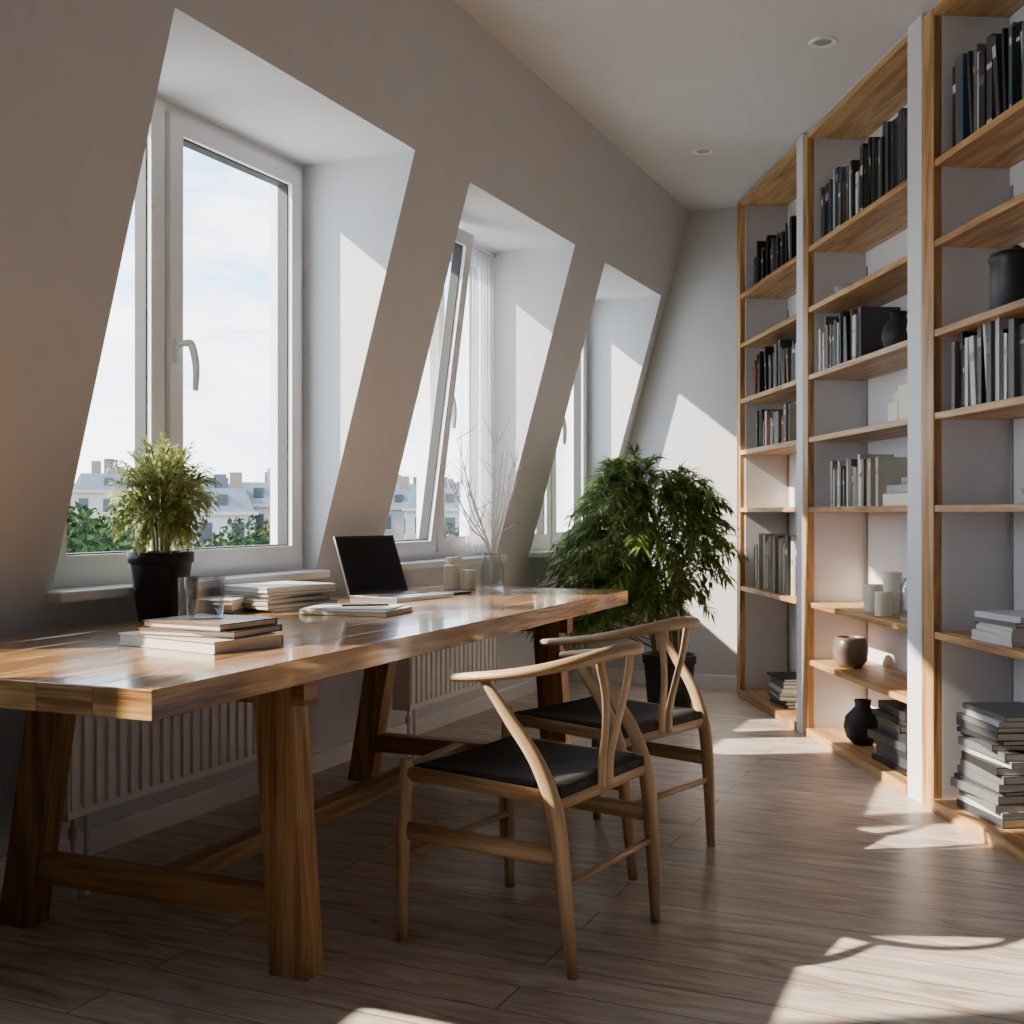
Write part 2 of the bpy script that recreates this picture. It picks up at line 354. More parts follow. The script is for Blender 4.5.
# thin sheer curtain drawn to one side of the middle window
b = MB(); ca, cb = -1.93, -1.66; nx = 48; rows = 10; g = []
for j in range(rows + 1):
    z = HEAD - .03 - j * (HEAD - .03 - SILL - .03) / rows; fl_ = j / rows
    g.append([b.bm.verts.new((cb - (cb - ca) * (1 - k / nx) * (1 + .12 * fl_) , .585 + .016 * math.sin(k * .95 + .5 * math.sin(j * .7)) * (.6 + .4 * fl_), z)) for k in range(nx + 1)])
for j in range(rows):
    for k in range(nx):
        f = b.bm.faces.new((g[j][k], g[j][k + 1], g[j + 1][k + 1], g[j + 1][k])); f.smooth = True
b.tube([(-2.55, .585, HEAD - .022), (-1.63, .585, HEAD - .022)], [.005], (0, 0, 1), 8, 1, 1)
b.done('sheer_curtain', [M_sheer, M_white], WALL, fixn=False)

# ------------------------------------------------------------------ radiators
def radiator(s0, s1, name='radiator'):
    b = MB(); z0, z1 = .24, .68; y0, y1 = .50, .59
    n = int((s1 - s0) / .045)
    b.bb(s0, s1, y0 + .012, y0 + .02, z0, z1); b.bb(s0, s1, y1 - .02, y1 - .012, z0, z1)
    for k in range(n):
        x = s0 + (k + .5) * (s1 - s0) / n
        b.bb(x - .014, x + .014, y0, y0 + .014, z0 + .025, z1 - .03)
    b.bb(s0 - .005, s1 + .005, y0, y1, z1 - .012, z1)
    for k in range(n * 2): 
        x = s0 + (k + .5) * (s1 - s0) / (n * 2); b.bb(x - .003, x + .003, y0 + .02, y1 - .02, z0 + .03, z1 - .02)
    b.bb(s0 - .006, s0, y0, y1, z0, z1); b.bb(s1, s1 + .006, y0, y1, z0, z1)
    b.tube([(s0 + .06, .545, 0.0), (s0 + .06, .545, z0 + .02)], [.009], (1, 0, 0), 8); b.tube([(s0 + .11, .545, 0.0), (s0 + .11, .545, z0 + .02)], [.009], (1, 0, 0), 8)
    b.lathe([(0, 0), (.016, 0), (.016, .03), (.01, .04), (0, .04)], (s0 + .06, .545, .17), 10)
    b.done(name, [M_rad], WALL, .002)
radiator(-4.62, -3.65); radiator(-2.68, -1.8); radiator(-6.4, -5.2)

# ------------------------------------------------------------------ table
b = MB(); TL, TW, TT = 2.92, .98, .058
nst = 7
for k in range(nst):
    y0 = TW * k / nst; b.bb(0, TL, y0, TW * (k + 1) / nst, TZ - TT, TZ, 0)
for tx in (.65, 2.44):
    b.prism((tx, .12, 0), (tx, .17, TZ - TT), .075, .105, 1)
    b.prism((tx, .985, 0), (tx, .86, TZ - TT), .075, .105, 1)
    b.bb(tx - .03, tx + .03, .08, .95, TZ - TT - .075, TZ - TT - .0005, 1)
    b.bb(tx - .028, tx + .028, .13, .975, .125, .195, 1)
b.bb(.675, 2.415, .50, .56, .135, .19, 1)
b.bb(.68, 2.41, .50, .55, TZ - TT - .10, TZ - TT - .03, 1)
b.done('dining_table', [M_table, M_leg], TB, .002)

# ------------------------------------------------------------------ wishbone chairs
def chair(mtx):
    b = MB()
    for sx in (-1, 1):
        b.tube([(sx * .255, .232, 0), (sx * .252, .23, .25), (sx * .245, .223, .468)], [.0135, .019, .0165], (1, 0, 0), 12)
        b.tube([(sx * .225, -.255, 0), (sx * .236, -.24, .2), (sx * .243, -.220, .38), (sx * .250, -.175, .50), (sx * .258, -.10, .60), (sx * .264, -.03, .69)],
               [.0135, (.019, .019), (.021, .022), (.018, .020), (.015, .016), (.011, .012)], (1, 0, 0), 12)
        b.tube([(sx * .252, .225, .285), (sx * .239, -.228, .285)], [(.009, .024)], (0, 0, 1), 10, 0, 1)
        b.tube([(sx * .247, .22, .432), (sx * .24, -.21, .42)], [(.012, .018)], (0, 0, 1), 10, 0, 1)
        b.tube([(sx * .020, -.222, .40), (sx * .021, -.226, .48), (sx * .032, -.240, .56), (sx * .056, -.252, .65), (sx * .085, -.252, .735)],
               [(.021, .006), (.020, .006), (.017, .006), (.017, .006), (.020, .006)], (0, 1, 0), 10)
    b.tube([(-.25, .228, .40), (.25, .228, .40)], [(.011, .014)], (0, 0, 1), 10, 0, 1)
    b.tube([(-.24, -.215, .405), (.24, -.215, .405)], [(.010, .018)], (0, 0, 1), 10, 0, 1)
    b.tube([(-.25, .23, .22), (.25, .23, .22)], [.010], (0, 0, 1), 8, 0, 1)
    b.tube([(-.234, -.236, .215), (.234, -.236, .215)], [.010], (0, 0, 1), 8, 0, 1)
    half = [(-.262, .060, .690), (-.270, -.01, .698), (-.264, -.09, .708), (-.234, -.170, .722), (-.17, -.232, .738), (-.085, -.260, .748)]
    pts = half + [(0, -.266, .752)] + [(-x, y, z) for x, y, z in reversed(half)]
    rr = [(.018, .010), (.023, .012), (.021, .013), (.017, .014), (.014, .016), (.014, .018)]
    b.tube(pts, rr + [(.014, .019)] + list(reversed(rr)), (0, 0, 1), 12)
    n = 20; g = []
    for i in range(n + 1):
        row = []
        for j in range(n + 1):
            v = -1 + 2 * j / n; u = -1 + 2 * i / n
            hw = .234 + .012 * v; x = u * hw; y = v * .225 + .003
            e = max(abs(u), abs(v)); z = .452 - .022 * (1 - u * u) * (1 - v * v)
            if e > .93: z -= .012
            row.append(b.bm.verts.new((x, y, z)))
        g.append(row)
    fs = []
    for i in range(n):
        for j in range(n):
            f = b.bm.faces.new((g[i][j], g[i + 1][j], g[i + 1][j + 1], g[i][j + 1])); f.smooth = True; f.material_index = 1; fs.append(f)
    ex = bmesh.ops.extrude_face_region(b.bm, geom=fs)
    for v in ex['geom']:
        if isinstance(v, bmesh.types.BMVert): v.co.z -= .030
    for f in b.bm.faces:
        if f.material_index == 1: f.smooth = True
    return b.done('wishbone_chair', [M_chair, M_cord], mtx)
def chairframe(cx, cy, fx, fy):
    f = Vector((fx, fy)).normalized()
    return frame((cx, cy, 0), (f.y, -f.x))
chair(chairframe(.050, 3.04, -.84, .54))
chair(chairframe(.315, 3.78, -.76, .65))

# ------------------------------------------------------------------ bookcase
SH = [2.395, 2.10, 1.77, 1.465, 1.125, .66]
bays = [(.0, 1.055, []), (1.225, 2.393, [.38]), (2.62, 3.86, []), (4.09, 5.32, [.38])]
b = MB(); D = .30; TOPZ = 2.955
b.bb(-.07, 0, 0, D, 0, TOPZ, 1)
for k, (t0, t1, extra) in enumerate(bays):
    if k > 0:
        p = bays[k - 1][1]; mid = p + (t0 - p) * .56
        b.bb(p, mid, -.003, D, 0, TOPZ + .02, 0); b.bb(mid, t0 - .012, -.002, .03, 0, TOPZ, 1); b.bb(mid, t0, .03, D, 0, TOPZ, 0)
        b.bb(t0 - .012, t0, -.002, .03, 0, TOPZ, 1)
    b.bb(t0, t1, D - .012, D, 0, TOPZ, 0)
    if k == 0: b.bb(t0, t0 + .008, .03, D - .012, .04, TOPZ, 0)
    for z in SH + extra: b.bb(t0, t1, 0.002, D - .012, z - .026, z, 1)
    b.bb(t0, t1, -.01, D - .012, 0, .045, 1)
    b.bb(t0, t1, 0, D - .012, TOPZ - .03, TOPZ, 1)
    b.bb(t0 + .012, t0 + .03, D - .018, D - .012, .1, 2.3, 2)
b.bb(5.32, 5.42, -.012, D, 0, TOPZ, 0)
b.done('bookcase', [M_board, M_shelf, M_grayc], BK, .0025)
b = MB(); b.bb(-.07, 5.42, .02, D, TOPZ + .001, H - .001); b.done('trim_8', [M_board], BK)

PAL = [plain('cover_%d' % i, c, r) for i, (c, r) in enumerate([((.008, .008, .009), .4), ((.02, .02, .022), .5), ((.05, .05, .055), .5), ((.13, .13, .13), .6), ((.36, .31, .25), .6), ((.60, .56, .48), .6), ((.16, .09, .05), .5), ((.22, .02, .018), .5), ((.55, .55, .55), .5)])] + [M_page, plain('cover_blue', (.05, .08, .12), .5), plain('cover_tan', (.30, .21, .12), .6)]
DARK = [0, 0, 0, 1, 1, 2, 2, 3, 10, 6, 8]; GREY = [1, 2, 3, 3, 8, 8, 2]; BEIGE = [4, 5, 5, 4, 6, 3, 11]; MIX = [0, 1, 3, 4, 6, 8, 2, 11, 10, 7]
def books(t0, t1, z, hmin, hmax, pal, name='row_of_books', dmin=.15, dmax=.21, first=None, y0=.03):
    b = MB(); x = t0; k = 0; hl = 0
    while x < t1:
        th = R.choice([R.uniform(.008, .018), R.uniform(.014, .028), R.uniform(.025, .042)]); h = R.uniform(hmin, hmax); d = R.uniform(dmin, dmax)
        if k and R.random() < .3: h = hl
        hl = h; mi = first[k] if first and k < len(first) else R.choice(pal)
        yy = y0 + R.uniform(0, .025)
        b.M = Matrix.Identity(4)
        if R.random() < .10 and k > 2:
            lean = R.uniform(.05, .12); x += h * math.sin(lean)
            b.M = Matrix.Translation((x, 0, z)) @ Matrix.Rotation(-lean, 4, 'Y') @ Matrix.Translation((-x, 0, -z))
        b.bb(x, x + .003, yy, yy + d, z + .0005, z + h, mi); b.bb(x + th - .003, x + th, yy, yy + d, z + .0005, z + h, mi)
        b.bb(x + .003, x + th - .003, yy, yy + .004, z + .0005, z + h, mi); b.bb(x + .003, x + th - .003, yy + .004, yy + d - .006, z + .004, z + h - .004, 9)
        if R.random() < .6:
            q = z + h * R.uniform(.55, .8); b.bb(x + .002, x + th - .002, yy - .0006, yy, q, q + h * R.uniform(.04, .14), R.choice([5, 8, 3, 4]))
            if R.random() < .5: b.bb(x + .002, x + th - .002, yy - .0006, yy, z + h * .08, z + h * .11, R.choice([5, 8, 3, 7]))
        x += th + .0012; k += 1
        if R.random() < .04: x += .03
    b.M = Matrix.Identity(4)
    return b.done(name, PAL, BK)
def pile(mtx, n, w, d, z0=0, thm=(.008, .025), pal=GREY, name='stack_of_books', jit=.12):
    b = MB(); z = z0
    for k in range(n):
        th = R.uniform(*thm); ww = w * R.uniform(.85, 1); dd = d * R.uniform(.85, 1); mi = R.choice(pal)
        b.M = Matrix.Translation((R.uniform(-.015, .015), R.uniform(-.012, .012), 0)) @ Matrix.Rotation(R.uniform(-jit, jit), 4, 'Z')
        c = min(.003, th * .2)
        b.bb(-ww / 2, ww / 2, -dd / 2, dd / 2, z, z + c, mi); b.bb(-ww / 2, ww / 2, -dd / 2, dd / 2, z + th - c, z + th, mi)
        b.bb(-ww / 2, ww / 2, -dd / 2, -dd / 2 + c, z + c, z + th - c, mi); b.bb(-ww / 2 + .003, ww / 2 - .003, -dd / 2 + c, dd / 2 - .004, z + c, z + th - c, 9)
        z += th + .0006
    b.M = Matrix.Identity(4)
    return b.done(name, PAL, mtx), z
books(.12, .85, 2.395, .17, .27, DARK); books(.15, .95, 1.77, .17, .26, DARK, first=[6, 7, 7, 6, 11]); books(.2, .8, 1.465, .14, .22, MIX)
books(.15, .95, .66, .24, .32, [8, 3, 8, 2, 5, 4]); pile(BK @ T(.55, .14, .0455), 9, .3, .2, pal=[1, 2, 3, 8])
books(1.28, 1.72, 2.395, .22, .31, DARK); books(1.80, 2.3, 2.395, .26, .36, [0, 0, 1, 2, 3]); books(1.28, 1.75, 1.77, .18, .27, DARK + [8, 5, 11])
books(1.40, 1.95, 1.125, .17, .235, BEIGE); pile(BK @ T(2.10, .14, .0455), 8, .36, .22, thm=(.02, .045), pal=[0, 1, 2, 1])
books(2.66, 3.5, 2.395, .25, .35, DARK); books(2.66, 3.6, 1.465, .22, .31, [1, 2, 3, 8, 2, 2, 0, 5]); pile(BK @ T(2.98, .14, .6605), 6, .28, .22, thm=(.01, .022), pal=[8, 5, 8, 3])
pile(BK @ T(2.88, .15, .0455), 16, .32, .24, thm=(.014, .032), pal=[1, 2, 3, 3, 8]); books(3.2, 3.8, 2.10, .2, .25, DARK)
books(4.2, 5.0, 1.77, .2, .28, MIX); books(4.3, 5.1, 1.125, .2, .28, DARK); books(4.2, 4.9, .66, .2, .26, GREY)
def lathe_obj(name, prof, mtx, mats, seg=28):
    b = MB(); b.lathe(prof, seg=seg); return b.done(name, mats, mtx)
def vaseprof(r, h, neck=.45, foot=.5, w=.004):
    o = [(0, 0), (r * foot, 0), (r * .85, h * .15), (r, h * .38), (r * .9, h * .62), (r * neck, h * .85), (r * neck * 1.15, h)]
    return o + [(r * neck * 1.15 - w, h), (r * neck - w, h * .85), (r * .8, h * .6), (0, h * .3)]
def cyl(r, h): return [(0, 0), (r * .97, 0), (r, .004), (r, h - .004), (r * .97, h), (0, h)]
lathe_obj('ceramic_vase', [(0, 0), (.05, 0), (.075, .03), (.082, .08), (.075, .125), (.062, .14), (.058, .14), (.07, .12), (.076, .08), (0, .02)], BK @ T(1.52, .10, .381), [M_brownc])
lathe_obj('ceramic_vase', vaseprof(.085, .20, .4), BK @ T(1.62, .12, .0455), [M_pot])
lathe_obj('ceramic_vase', vaseprof(.07, .17, .45), BK @ T(2.02, .12, 1.7705), [M_pot])
lathe_obj('ceramic_bowl', [(0, 0), (.03, 0), (.06, .03), (.07, .06), (.066, .06), (.05, .025), (0, .01)], BK @ T(1.45, .12, 2.101), [M_grayc])
lathe_obj('ceramic_jug', vaseprof(.06, .17, .5), BK @ T(2.25, .12, 1.7705), [M_white])
lathe_obj('ceramic_jar', vaseprof(.07, .15, .7, .8), BK @ T(.95, .10, .0455), [M_grayc])
b = MB(); b.lathe(cyl(.045, .12), (0, 0, 0)); b.lathe(cyl(.04, .18), (.13, .03, 0)); b.lathe(cyl(.035, .10), (.2, -.04, 0)); b.done('pillar_candles', [M_cream], BK @ T(1.78, .11, .6605))
lathe_obj('glass_jar', [(0, 0), (.055, 0), (.06, .02), (.06, .13), (.045, .16), (.045, .17), (.042, .17), (.042, .16), (.056, .13), (.056, .02), (0, .006)], BK @ T(2.2, .11, .6605), [M_tglass])
b = MB(); b.bb(-.13, .13, -.09, .09, 0, .05, 0); b.bb(-.10, .12, -.085, .085, .051, .085, 1); b.lathe(cyl(.06, .03), (0, 0, .086), mi=1); b.done('storage_tray', [M_cream, M_grayc], BK @ T(2.2, .12, 1.1255), .003)
b = MB(); b.bb(0, .10, -.07, .07, 0, .09); b.bb(.105, .2, -.07, .07, 0, .15); b.bb(.01, .08, -.05, .05, .0905, .13); b.done('wooden_blocks', [M_cream], BK @ T(2.05, .13, 1.4655), .004)
b = MB(); b.lathe([(0, 0), (.085, 0), (.088, .01), (.085, .02), (.085, .17), (.09, .175), (.09, .19), (.085, .2), (.06, .21), (0, .21)]); b.lathe([(0, .21), (.012, .21), (.016, .225), (0, .235)]); b.done('black_canister', [M_black], BK @ T(2.97, .13, 1.7705))
lathe_obj('ceramic_bowl', [(0, 0), (.04, 0), (.08, .03), (.09, .05), (.086, .05), (.06, .02), (0, .01)], BK @ T(3.2, .12, 1.1255), [M_grayc])

# ------------------------------------------------------------------ ceiling spots
for px, py in ((823, 42), (703, 151)):
    Y = F * (H - CAMH) / (512 - py); X = (px - 512) / F * Y
    b = MB(); b.lathe([(.034, -.001), (.05, -.006), (.056, -.004), (.058, 0)], (0, 0, 0)); b.lathe([(0, -.001), (.034, -.001)], (0, 0, 0), mi=1); b.done('recessed_spotlight', [M_white, M_grayc], T(X, Y, H - .0005))

# ------------------------------------------------------------------ table things
TBR = math.atan2(.9207, .3902)
def on_table(px, py, dz=0, rz=0):
    p = unproj(px, py, TZ); return Matrix.Translation((p.x, p.y, TZ + .0008 + dz)) @ Matrix.Rotation(TBR + rz, 4, 'Z')
def potted(r0, r1, h):
    b = MB(); b.lathe([(0, 0), (r0, 0), (r1 * .97, h * .8), (r1 * .97, h * .83), (r1 * 1.04, h * .84), (r1 * 1.05, h), (r1 * .96, h), (r1 * .93, h * .88), (0, h * .88)], mi=0)
    b.lathe([(0, h * .9), (r1 * .93, h * .885)], mi=1); return b
PB = on_table(161, 620); b = potted(.066, .092, .205)
Rf = random.Random(5)
for st in range(9):
    an = Rf.uniform(0, 6.28); top = Vector((math.cos(an) * .05, math.sin(an) * .05, .36 + Rf.uniform(-.03, .05)))
    b.tube([(math.cos(an) * .02, math.sin(an) * .02, .18), (math.cos(an) * .03, math.sin(an) * .03, .27), top], [.0035, .003, .002], (1, 0, 0), 6, 2, 3)
cc = Vector((0, 0, .380))
for k in range(270):
    v = Vector((Rf.gauss(0, 1), Rf.gauss(0, 1), Rf.gauss(0, 1))).normalized(); rad = Rf.uniform(.5, 1.15) ** .6
    tip = cc + Vector((v.x * .175, v.y * .155, v.z * .165)) * rad
    if tip.z < .22: continue
    root = cc + Vector((v.x * .04, v.y * .04, -.06 + v.z * .04)); mid = (root + tip) / 2 + Vector((0, 0, .025))
    b.tube([root, mid, tip], [.0014, .0011, .0007], (1, 0, .3), 4, 2, 2, False)
    path = catmull([root, mid, tip + Vector((0, 0, -.01))], 5)
    for j in range(3, len(path)):
        for q in range(2):
            d = ((path[j] - path[j - 1]).normalized() + Vector((Rf.uniform(-1, 1), Rf.uniform(-1, 1), Rf.uniform(-.9, .5))) * .9)
            b.leaf(path[j], d, Vector((Rf.uniform(-.4, .4), Rf.uniform(-.4, .4), 1)), Rf.uniform(.020, .036), Rf.uniform(.008, .012), 3)
b.done('potted_ficus', [M_pot, M_soil, M_bark, M_leafB], PB, fixn=False)
pp = unproj(668, 706, 0); pm = Matrix.Translation((pp.x, pp.y - .05, .001))
b = potted(.12, .145, .30); Rg = random.Random(9); winv = WALL.inverted()
def okp(lp, m=.05):
    w = pm @ lp; q = winv @ w; k = inv @ w
    return q.x < -.05 and q.y < slant(min(2.9, max(0, w.z))) - m and k.y < -.10
cane_tops = []
for c in range(9):
    an = c * 2.4; rr = .04 + .05 * Rg.random(); base = Vector((math.cos(an) * rr, math.sin(an) * rr, .25))
    lean = Vector((math.cos(an), math.sin(an), 0)) * Rg.uniform(.05, .22) + Vector((-.10, 0, 0)); hh = Rg.uniform(.75, 1.15)
    pts = [base, base + lean * .3 + Vector((0, 0, hh * .33)), base + lean * .7 + Vector((0, 0, hh * .66)), base + lean + Vector((0, 0, hh - .27 + .1))]
    b.tube(pts, [.009, .008, .007, .004], (1, 0, 0), 7, 2, 3); cane_tops.append(catmull(pts, 8))
EC = Vector((-.20, -.04, .93)); ER = Vector((.64, .46, .50))
for k in range(480):
    v = Vector((Rg.gauss(0, 1), Rg.gauss(0, 1), Rg.gauss(0, 1) + .1)).normalized(); rad = Rg.uniform(.4, 1) ** .5
    lump = 1 + .10 * math.sin(v.x * 7 + 1) * math.cos(v.z * 6)
    tip = EC + Vector((v.x * ER.x, v.y * ER.y, v.z * ER.z)) * rad * lump
    if tip.x < -.36: tip.z -= (-.36 - tip.x) * 1.0
    if not okp(tip, .05): continue
    cn = min(cane_tops, key=lambda P: min((q - tip).length for q in P)); root = min(cn, key=lambda q: (q - tip).length + (0.5 if q.z > tip.z else 0)); 
    mid = (root + tip) / 2 + Vector((0, 0, .09)); b.tube([root, mid, tip], [.003, .002, .001], (1, 0, .3), 4, 2, 3, False)
    path = catmull([root, mid, tip], 9)
    for j in range(6, len(path)):
        tg = (path[j] - path[j - 1]).normalized(); sd = tg.cross(Vector((0, 0, 1)))
        if sd.length < .01: continue
        sd.normalize()
        for sg in (-1, 1):
            d = tg * .8 + sd * sg * .8 + Vector((Rg.uniform(-.25, .25), Rg.uniform(-.25, .25), Rg.uniform(-.45, .3)))
            if not okp(path[j] + d.normalized() * .12, .03): continue
            b.leaf(path[j], d, Vector((Rg.uniform(-.3, .3), Rg.uniform(-.3, .3), 1)), Rg.uniform(.07, .11), Rg.uniform(.012, .018), 3, .2)
b.done('potted_bamboo_palm', [M_pot, M_soil, M_bark, M_leafA], pm, fixn=False)
# laptop
b = MB(); b.bb(-.165, .165, -.23, 0, 0, .014, 0); b.bb(-.145, .145, -.13, -.02, .0141, .0155, 1); b.bb(-.05, .05, -.215, -.145, .0141, .0147, 2)
for i in range(5):
    for j in range(13): b.bb(-.14 + j * .0215, -.122 + j * .0215, -.126 + i * .021, -.109 + i * .021, .0155, .0168, 1)
b.M = Matrix.Translation((0, 0, .012)) @ Matrix.Rotation(math.radians(-20), 4, 'X')
b.bb(-.165, .165, 0, .007, 0, .235, 0); b.bb(-.164, .164, -.0012, 0, .003, .234, 1); b.bb(-.155, .155, -.0016, -.0012, .014, .226, 3)
b.M = Matrix.Identity(4); b.tube([(-.12, 0, .012), (.12, 0, .012)], [.006], (0, 0, 1), 8, 1, 1)
b.done('laptop', [M_metal, M_black, M_grayc, M_screen], on_table(380, 597, 0, -.22), .0015)
m0 = on_table(205, 645, 0, 0); o1, _ = pile(m0 @ T(0, 0, 0, 1.35), 1, .36, .25, thm=(.028, .0285), pal=[8], name='large_book', jit=.02)
o2, _ = pile(m0 @ T(.0, .0, .029, 1.55), 2, .28, .21, thm=(.015, .018), pal=[1, 6], name='stack_of_books', jit=.08)
def tumbler(r, h): return [(0, 0), (r * .85, 0), (r, h), (r - .003, h), (r * .85 - .003, .008), (0, .008)]
gp = m0 @ T(.0, .0, .0655); lathe_obj('glass_tumbler', tumbler(.05, .1), gp, [M_tglass])
lathe_obj('glass_tumbler', tumbler(.03, .135), on_table(188, 625), [M_tglass])
pile(on_table(275, 608, 0, 1.45), 6, .25, .34, thm=(.008, .018), pal=[8, 5, 4, 3, 8], name='stack_of_magazines', jit=.15)
pile(on_table(222, 612, 0, .2), 3, .2, .16, thm=(.01, .02), pal=[8, 5, 3], name='stack_of_magazines')
b = MB(); b.bb(-.11, .11, -.15, .15, 0, .006, 1); b.bb(-.108, .108, -.148, .148, .006, .016, 0); b.box((.01, .01, .0185), (.2, .28, .004), (0, 0, .12), 0); b.box((.02, -.02, .0235), (.008, .15, .006), (0, 0, .5), 2); b.done('open_notebook', [M_page, M_cream, M_black], on_table(357, 613, 0, .1), .001)
b = MB(); b.bb(-.036, .036, -.075, .075, 0, .008); b.done('smartphone', [M_black], on_table(452, 594, 0, 1.2), .003)
b = MB(); b.lathe(cyl(.035, .10), (0, 0, 0)); b.lathe(cyl(.035, .13), (.08, .03, 0)); b.lathe(cyl(.03, .08), (.02, -.07, 0))
for c, h in (((0, 0), .10), ((.08, .03), .13), ((.02, -.07), .08)): b.tube([(c[0], c[1], h - .001), (c[0], c[1], h + .012)], [.0015], (1, 0, 0), 5, 1, 1)
b.done('pillar_candles', [M_cream, M_black], on_table(452, 589))
b = MB(); b.lathe([(0, 0), (.045, 0), (.052, .02), (.05, .09), (.035, .13), (.04, .15), (.037, .15), (.031, .13), (.046, .09), (.047, .02), (0, .01)], mi=0)
Rt = random.Random(3)
for k in range(12):
    an = Rt.uniform(0, 6.28); sp = Rt.uniform(.06, .22); hh = Rt.uniform(.35, .66); d = Vector((math.cos(an) * sp, math.sin(an) * sp, 0))
    pts = [Vector((0, 0, .02)), d * .1 + Vector((0, 0, .18)), d * .6 + Vector((Rt.uniform(-.02, .02), 0, hh * .65)), d + Vector((0, 0, hh))]
    b.tube(pts, [.0045, .004, .003, .0015], (1, 0, 0), 5, 1, 4)
    P = catmull(pts, 6)
    for q in range(6):
        p = P[Rt.randrange(8, len(P))]; e = p + Vector((Rt.uniform(-.07, .07), Rt.uniform(-.07, .07), Rt.uniform(.03, .12))); b.tube([p, (p + e) / 2 + Vector((.006, 0, 0)), e], [.0022, .0018, .001], (1, 0, .2), 4, 1, 3)
b.done('vase_with_branches', [M_tglass, M_twig], on_table(492, 589))
b = MB(); b.tube([(math.cos(a / 20 * 6.283) * .04, math.sin(a / 20 * 6.283) * .05, .004) for a in range(18)] + [(.09, -.02, .004)], [.003], (0, 0, 1), 6, 0, 2); b.done('charging_cable', [M_white], on_table(524, 592))

# ------------------------------------------------------------------ exterior
GZ = -15.0
M_street = plain('street', (0.12, 0.14, 0.12), 0.9, var=.3, nscale=.05)
M_fac = [plain('facade_%d' % i, c, .8, var=.06, nscale=.3) for i, c in enumerate([(.33, .29, .25), (.24, .24, .23), (.38, .36, .33), (.20, .15, .12)])]
M_roof = plain('zinc_roof', (.08, .10, .12), .6, var=.2, nscale=.5); M_dwin = plain('dark_windows', (.02, .03, .04), .3)
b = MB(); b.face([(-400, 12, GZ), (400, 12, GZ), (400, 600, GZ), (-400, 600, GZ)]); b.done('street_ground', [M_street])
def building(px, dist, w, d, top, fac, rz=0):
    X = (px - 512) / F * dist; b = MB(); hh = top - GZ; fl_ = max(3, int(hh / 3.1)); nw = max(2, int(w / 2.6))
    b.bb(-w / 2, w / 2, 0, d, 0, hh, 0); b.bb(-w / 2 - .3, w / 2 + .3, -.3, d + .3, hh, hh + .35, 0)
    b.hexa([(-w / 2, 0, hh + .35), (w / 2, 0, hh + .35), (w / 2, d, hh + .35), (-w / 2, d, hh + .35), (-w / 2 + 1, 1.4, hh + 2.6), (w / 2 - 1, 1.4, hh + 2.6), (w / 2 - 1, d - 1.4, hh + 2.6), (-w / 2 + 1, d - 1.4, hh + 2.6)], 1)
    for i in range(fl_):
        z = hh - 2.6 - i * 3.1
        if z < .3: break
        for j in range(nw):
            x = -w / 2 + (j + .5) * w / nw; b.bb(x - .6, x + .6, -.06, .1, z, z + 1.9, 2); b.bb(x - .7, x + .7, -.15, 0, z - .2, z, 0)
        for s_ in (-1, 1):
            for j in range(int(d / 3)):
                y = (j + .5) * 3; b.bb(s_ * w / 2 - .06, s_ * w / 2 + .06, y - .5, y + .5, z, z + 1.8, 2)
    for j in range(max(1, nw // 2)):
        x = -w / 2 + (j + .5) * w / max(1, nw // 2); b.bb(x - .5, x + .5, .35, 1.6, hh + .7, hh + 2.0, 2)
    for j in range(5): x = R.uniform(-w / 2 + 1, w / 2 - 1); y = R.uniform(2, d - 2); b.bb(x - .6, x + .6, y - .5, y + .5, hh + 2.4, hh + R.uniform(3.2, 4.8), R.choice([3, 0, 1]))
    b.done('apartment_building', [fac, M_roof, M_dwin, M_fac[3]], T(X, dist, GZ, rz))
for px, dist, w_, d_, top, f_, rz in ((108, 150, 9, 12, 3.6, 0, .25), (60, 170, 16, 14, 1.0, 1, .3), (140, 190, 13, 14, 2.2, 3, .1), (180, 200, 14, 14, 1.0, 2, .2), (222, 110, 6, 12, .8, 2, .2), (258, 118, 8, 12, 1.6, 0, .1), (205, 122, 5, 12, -.6, 2, .1),
        (240, 220, 26, 14, 4.0, 1, .1), (300, 160, 16, 12, 2.0, 0, .1), (85, 260, 30, 14, 5.0, 2, .1), (375, 150, 12, 12, 1.4, 1, .0), (410, 190, 14, 12, 3.2, 0, .0), (450, 130, 10, 12, 1.2, 2, .1), (545, 140, 14, 12, 2.6, 0, -.1),
        (-60, 150, 40, 14, 1.5, 1, .4), (10, 160, 16, 12, 3, 0, .3), (620, 170, 30, 12, 1.0, 1, -.1), (480, 210, 20, 12, 4, 1, 0)):
    building(px, dist, w_, d_, top, M_fac[f_], rz)
Re = random.Random(21); b = MB(); b.tube([(0, 0, 0), (.2, 0, 4), (0, .1, 9)], [.4, .3, .15], (1, 0, 0), 8, 0)
cl = [(Vector((Re.uniform(-2.6, 2.6), Re.uniform(-2.6, 2.6), Re.uniform(6, 11.5))), Re.uniform(1.5, 2.3)) for _ in range(12)]
for c, r in cl:
    b.tube([(0, 0, 5), tuple(c)], [.12, .05], (1, 0, 0), 5, 0, 1)
    for k in range(420):
        v = Vector((Re.gauss(0, 1), Re.gauss(0, 1), Re.gauss(0, 1))).normalized(); b.leaf(c + v * r * Re.uniform(.7, 1.05), v + Vector((Re.uniform(-1, 1), Re.uniform(-1, 1), Re.uniform(-1, 1))), v, Re.uniform(.3, .5), Re.uniform(.22, .34), 1)
t0 = b.done('street_tree', [M_bark, M_leafC], T(-22, 52, GZ), fixn=False)
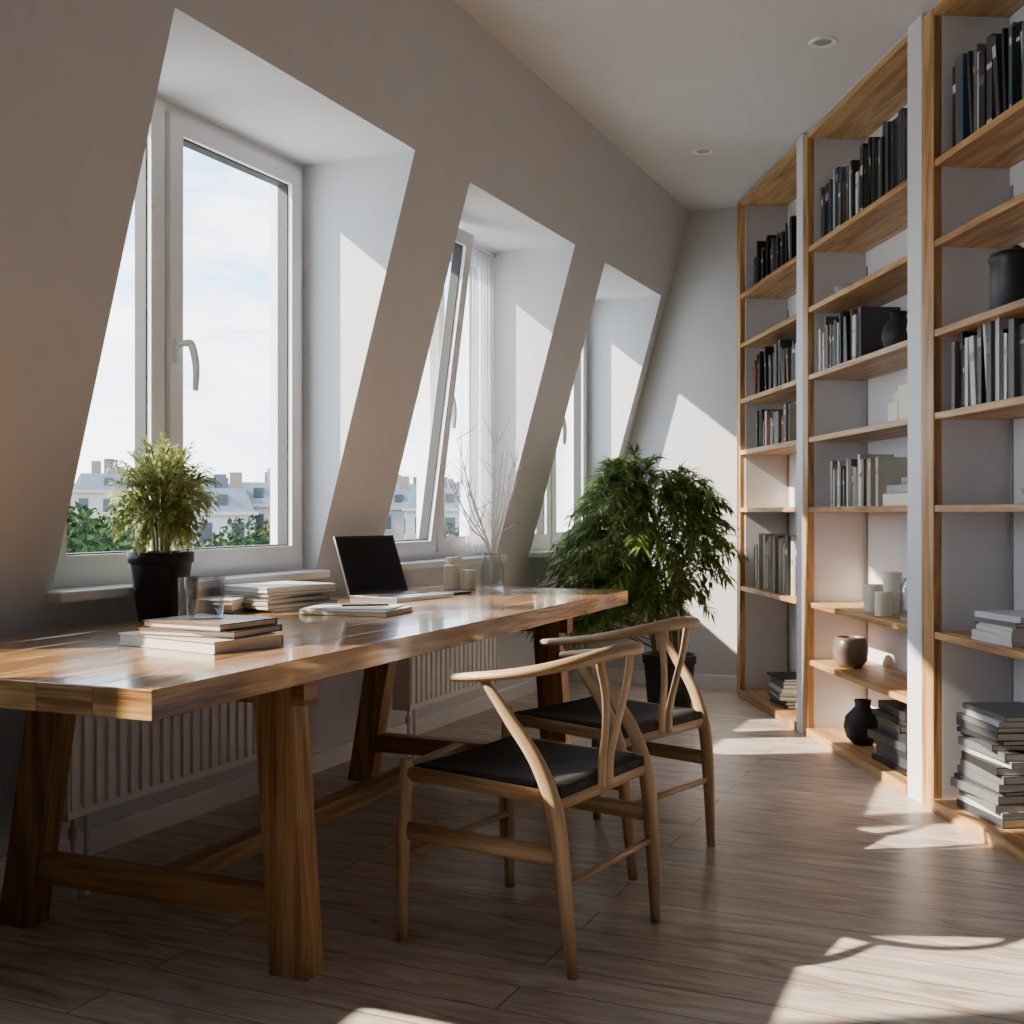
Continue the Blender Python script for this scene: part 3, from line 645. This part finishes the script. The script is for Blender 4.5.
for px, dist, sc in ((40, 58, 1.22), (98, 62, 1.18), (126, 66, 1.02), (165, 84, .92), (248, 66, 1.08), (268, 60, 1.10), (222, 84, .90), (290, 82, 1.15), (395, 80, 1.0), (420, 95, 1.0), (450, 90, 1.0), (480, 100, 1.1), (545, 85, 1.0), (575, 95, 1.1), (-20, 50, 1.2)):
    o = bpy.data.objects.new('street_tree', t0.data); scene.collection.objects.link(o); o.matrix_world = T((px - 512) / F * dist, dist, GZ, Re.uniform(0, 6)) @ Matrix.Scale(sc, 4)
t0.matrix_world = T((72 - 512) / F * 52, 52, GZ) @ Matrix.Scale(1.17, 4)

# ------------------------------------------------------------------ light
w = bpy.data.worlds.new('sky'); scene.world = w; w.use_nodes = True; nt = w.node_tree; bg = nt.nodes['Background']
tc = N(nt, 'ShaderNodeTexCoord'); sp = N(nt, 'ShaderNodeSeparateXYZ'); nt.links.new(tc.outputs['Generated'], sp.inputs[0])
r = ramp(nt, sp.outputs[2], [(0.0, (0.74, 0.88, 0.97)), (0.15, (0.40, 0.66, 1.0)), (0.6, (0.28, 0.50, 0.88))])
mp = N(nt, 'ShaderNodeMapping'); mp.inputs['Scale'].default_value = (2.4, 2.4, 8.5); nt.links.new(tc.outputs['Generated'], mp.inputs[0])
no = N(nt, 'ShaderNodeTexNoise', Scale=2.4, Detail=8.0, Roughness=.58); nt.links.new(mp.outputs[0], no.inputs['Vector'])
cr = ramp(nt, no.outputs['Fac'], [(0.40, (0, 0, 0)), (0.58, (1, 1, 1))])
mx = N(nt, 'ShaderNodeMix', data_type='RGBA'); nt.links.new(cr.outputs[0], mx.inputs[0]); nt.links.new(r.outputs[0], mx.inputs[6]); mx.inputs[7].default_value = (0.98, 1.0, 1.02, 1)
nt.links.new(mx.outputs[2], bg.inputs[0]); bg.inputs[1].default_value = 6.5
nv = Vector((.913, -.408, 0)); dv = Vector((.408, .913, 0)); Ld = (nv * 1.6 + dv * 1.0 + Vector((0, 0, -1.28))).normalized()
sl = bpy.data.lights.new('sun', 'SUN'); sl.energy = 21; sl.angle = math.radians(.9); sl.color = (1.0, .87, .72)
so = bpy.data.objects.new('sun', sl); scene.collection.objects.link(so); so.rotation_euler = Ld.to_track_quat('-Z', 'Y').to_euler(); so.location = (-20, 0, 20)

cam = bpy.data.cameras.new('camera'); cam.lens = 36 * F / 1024; cam.sensor_width = 36; cam.clip_end = 2000; cam.clip_start = .05
co = bpy.data.objects.new('camera', cam); scene.collection.objects.link(co); co.location = (0, 0, CAMH); co.rotation_euler = (math.radians(90), 0, 0)
scene.camera = co
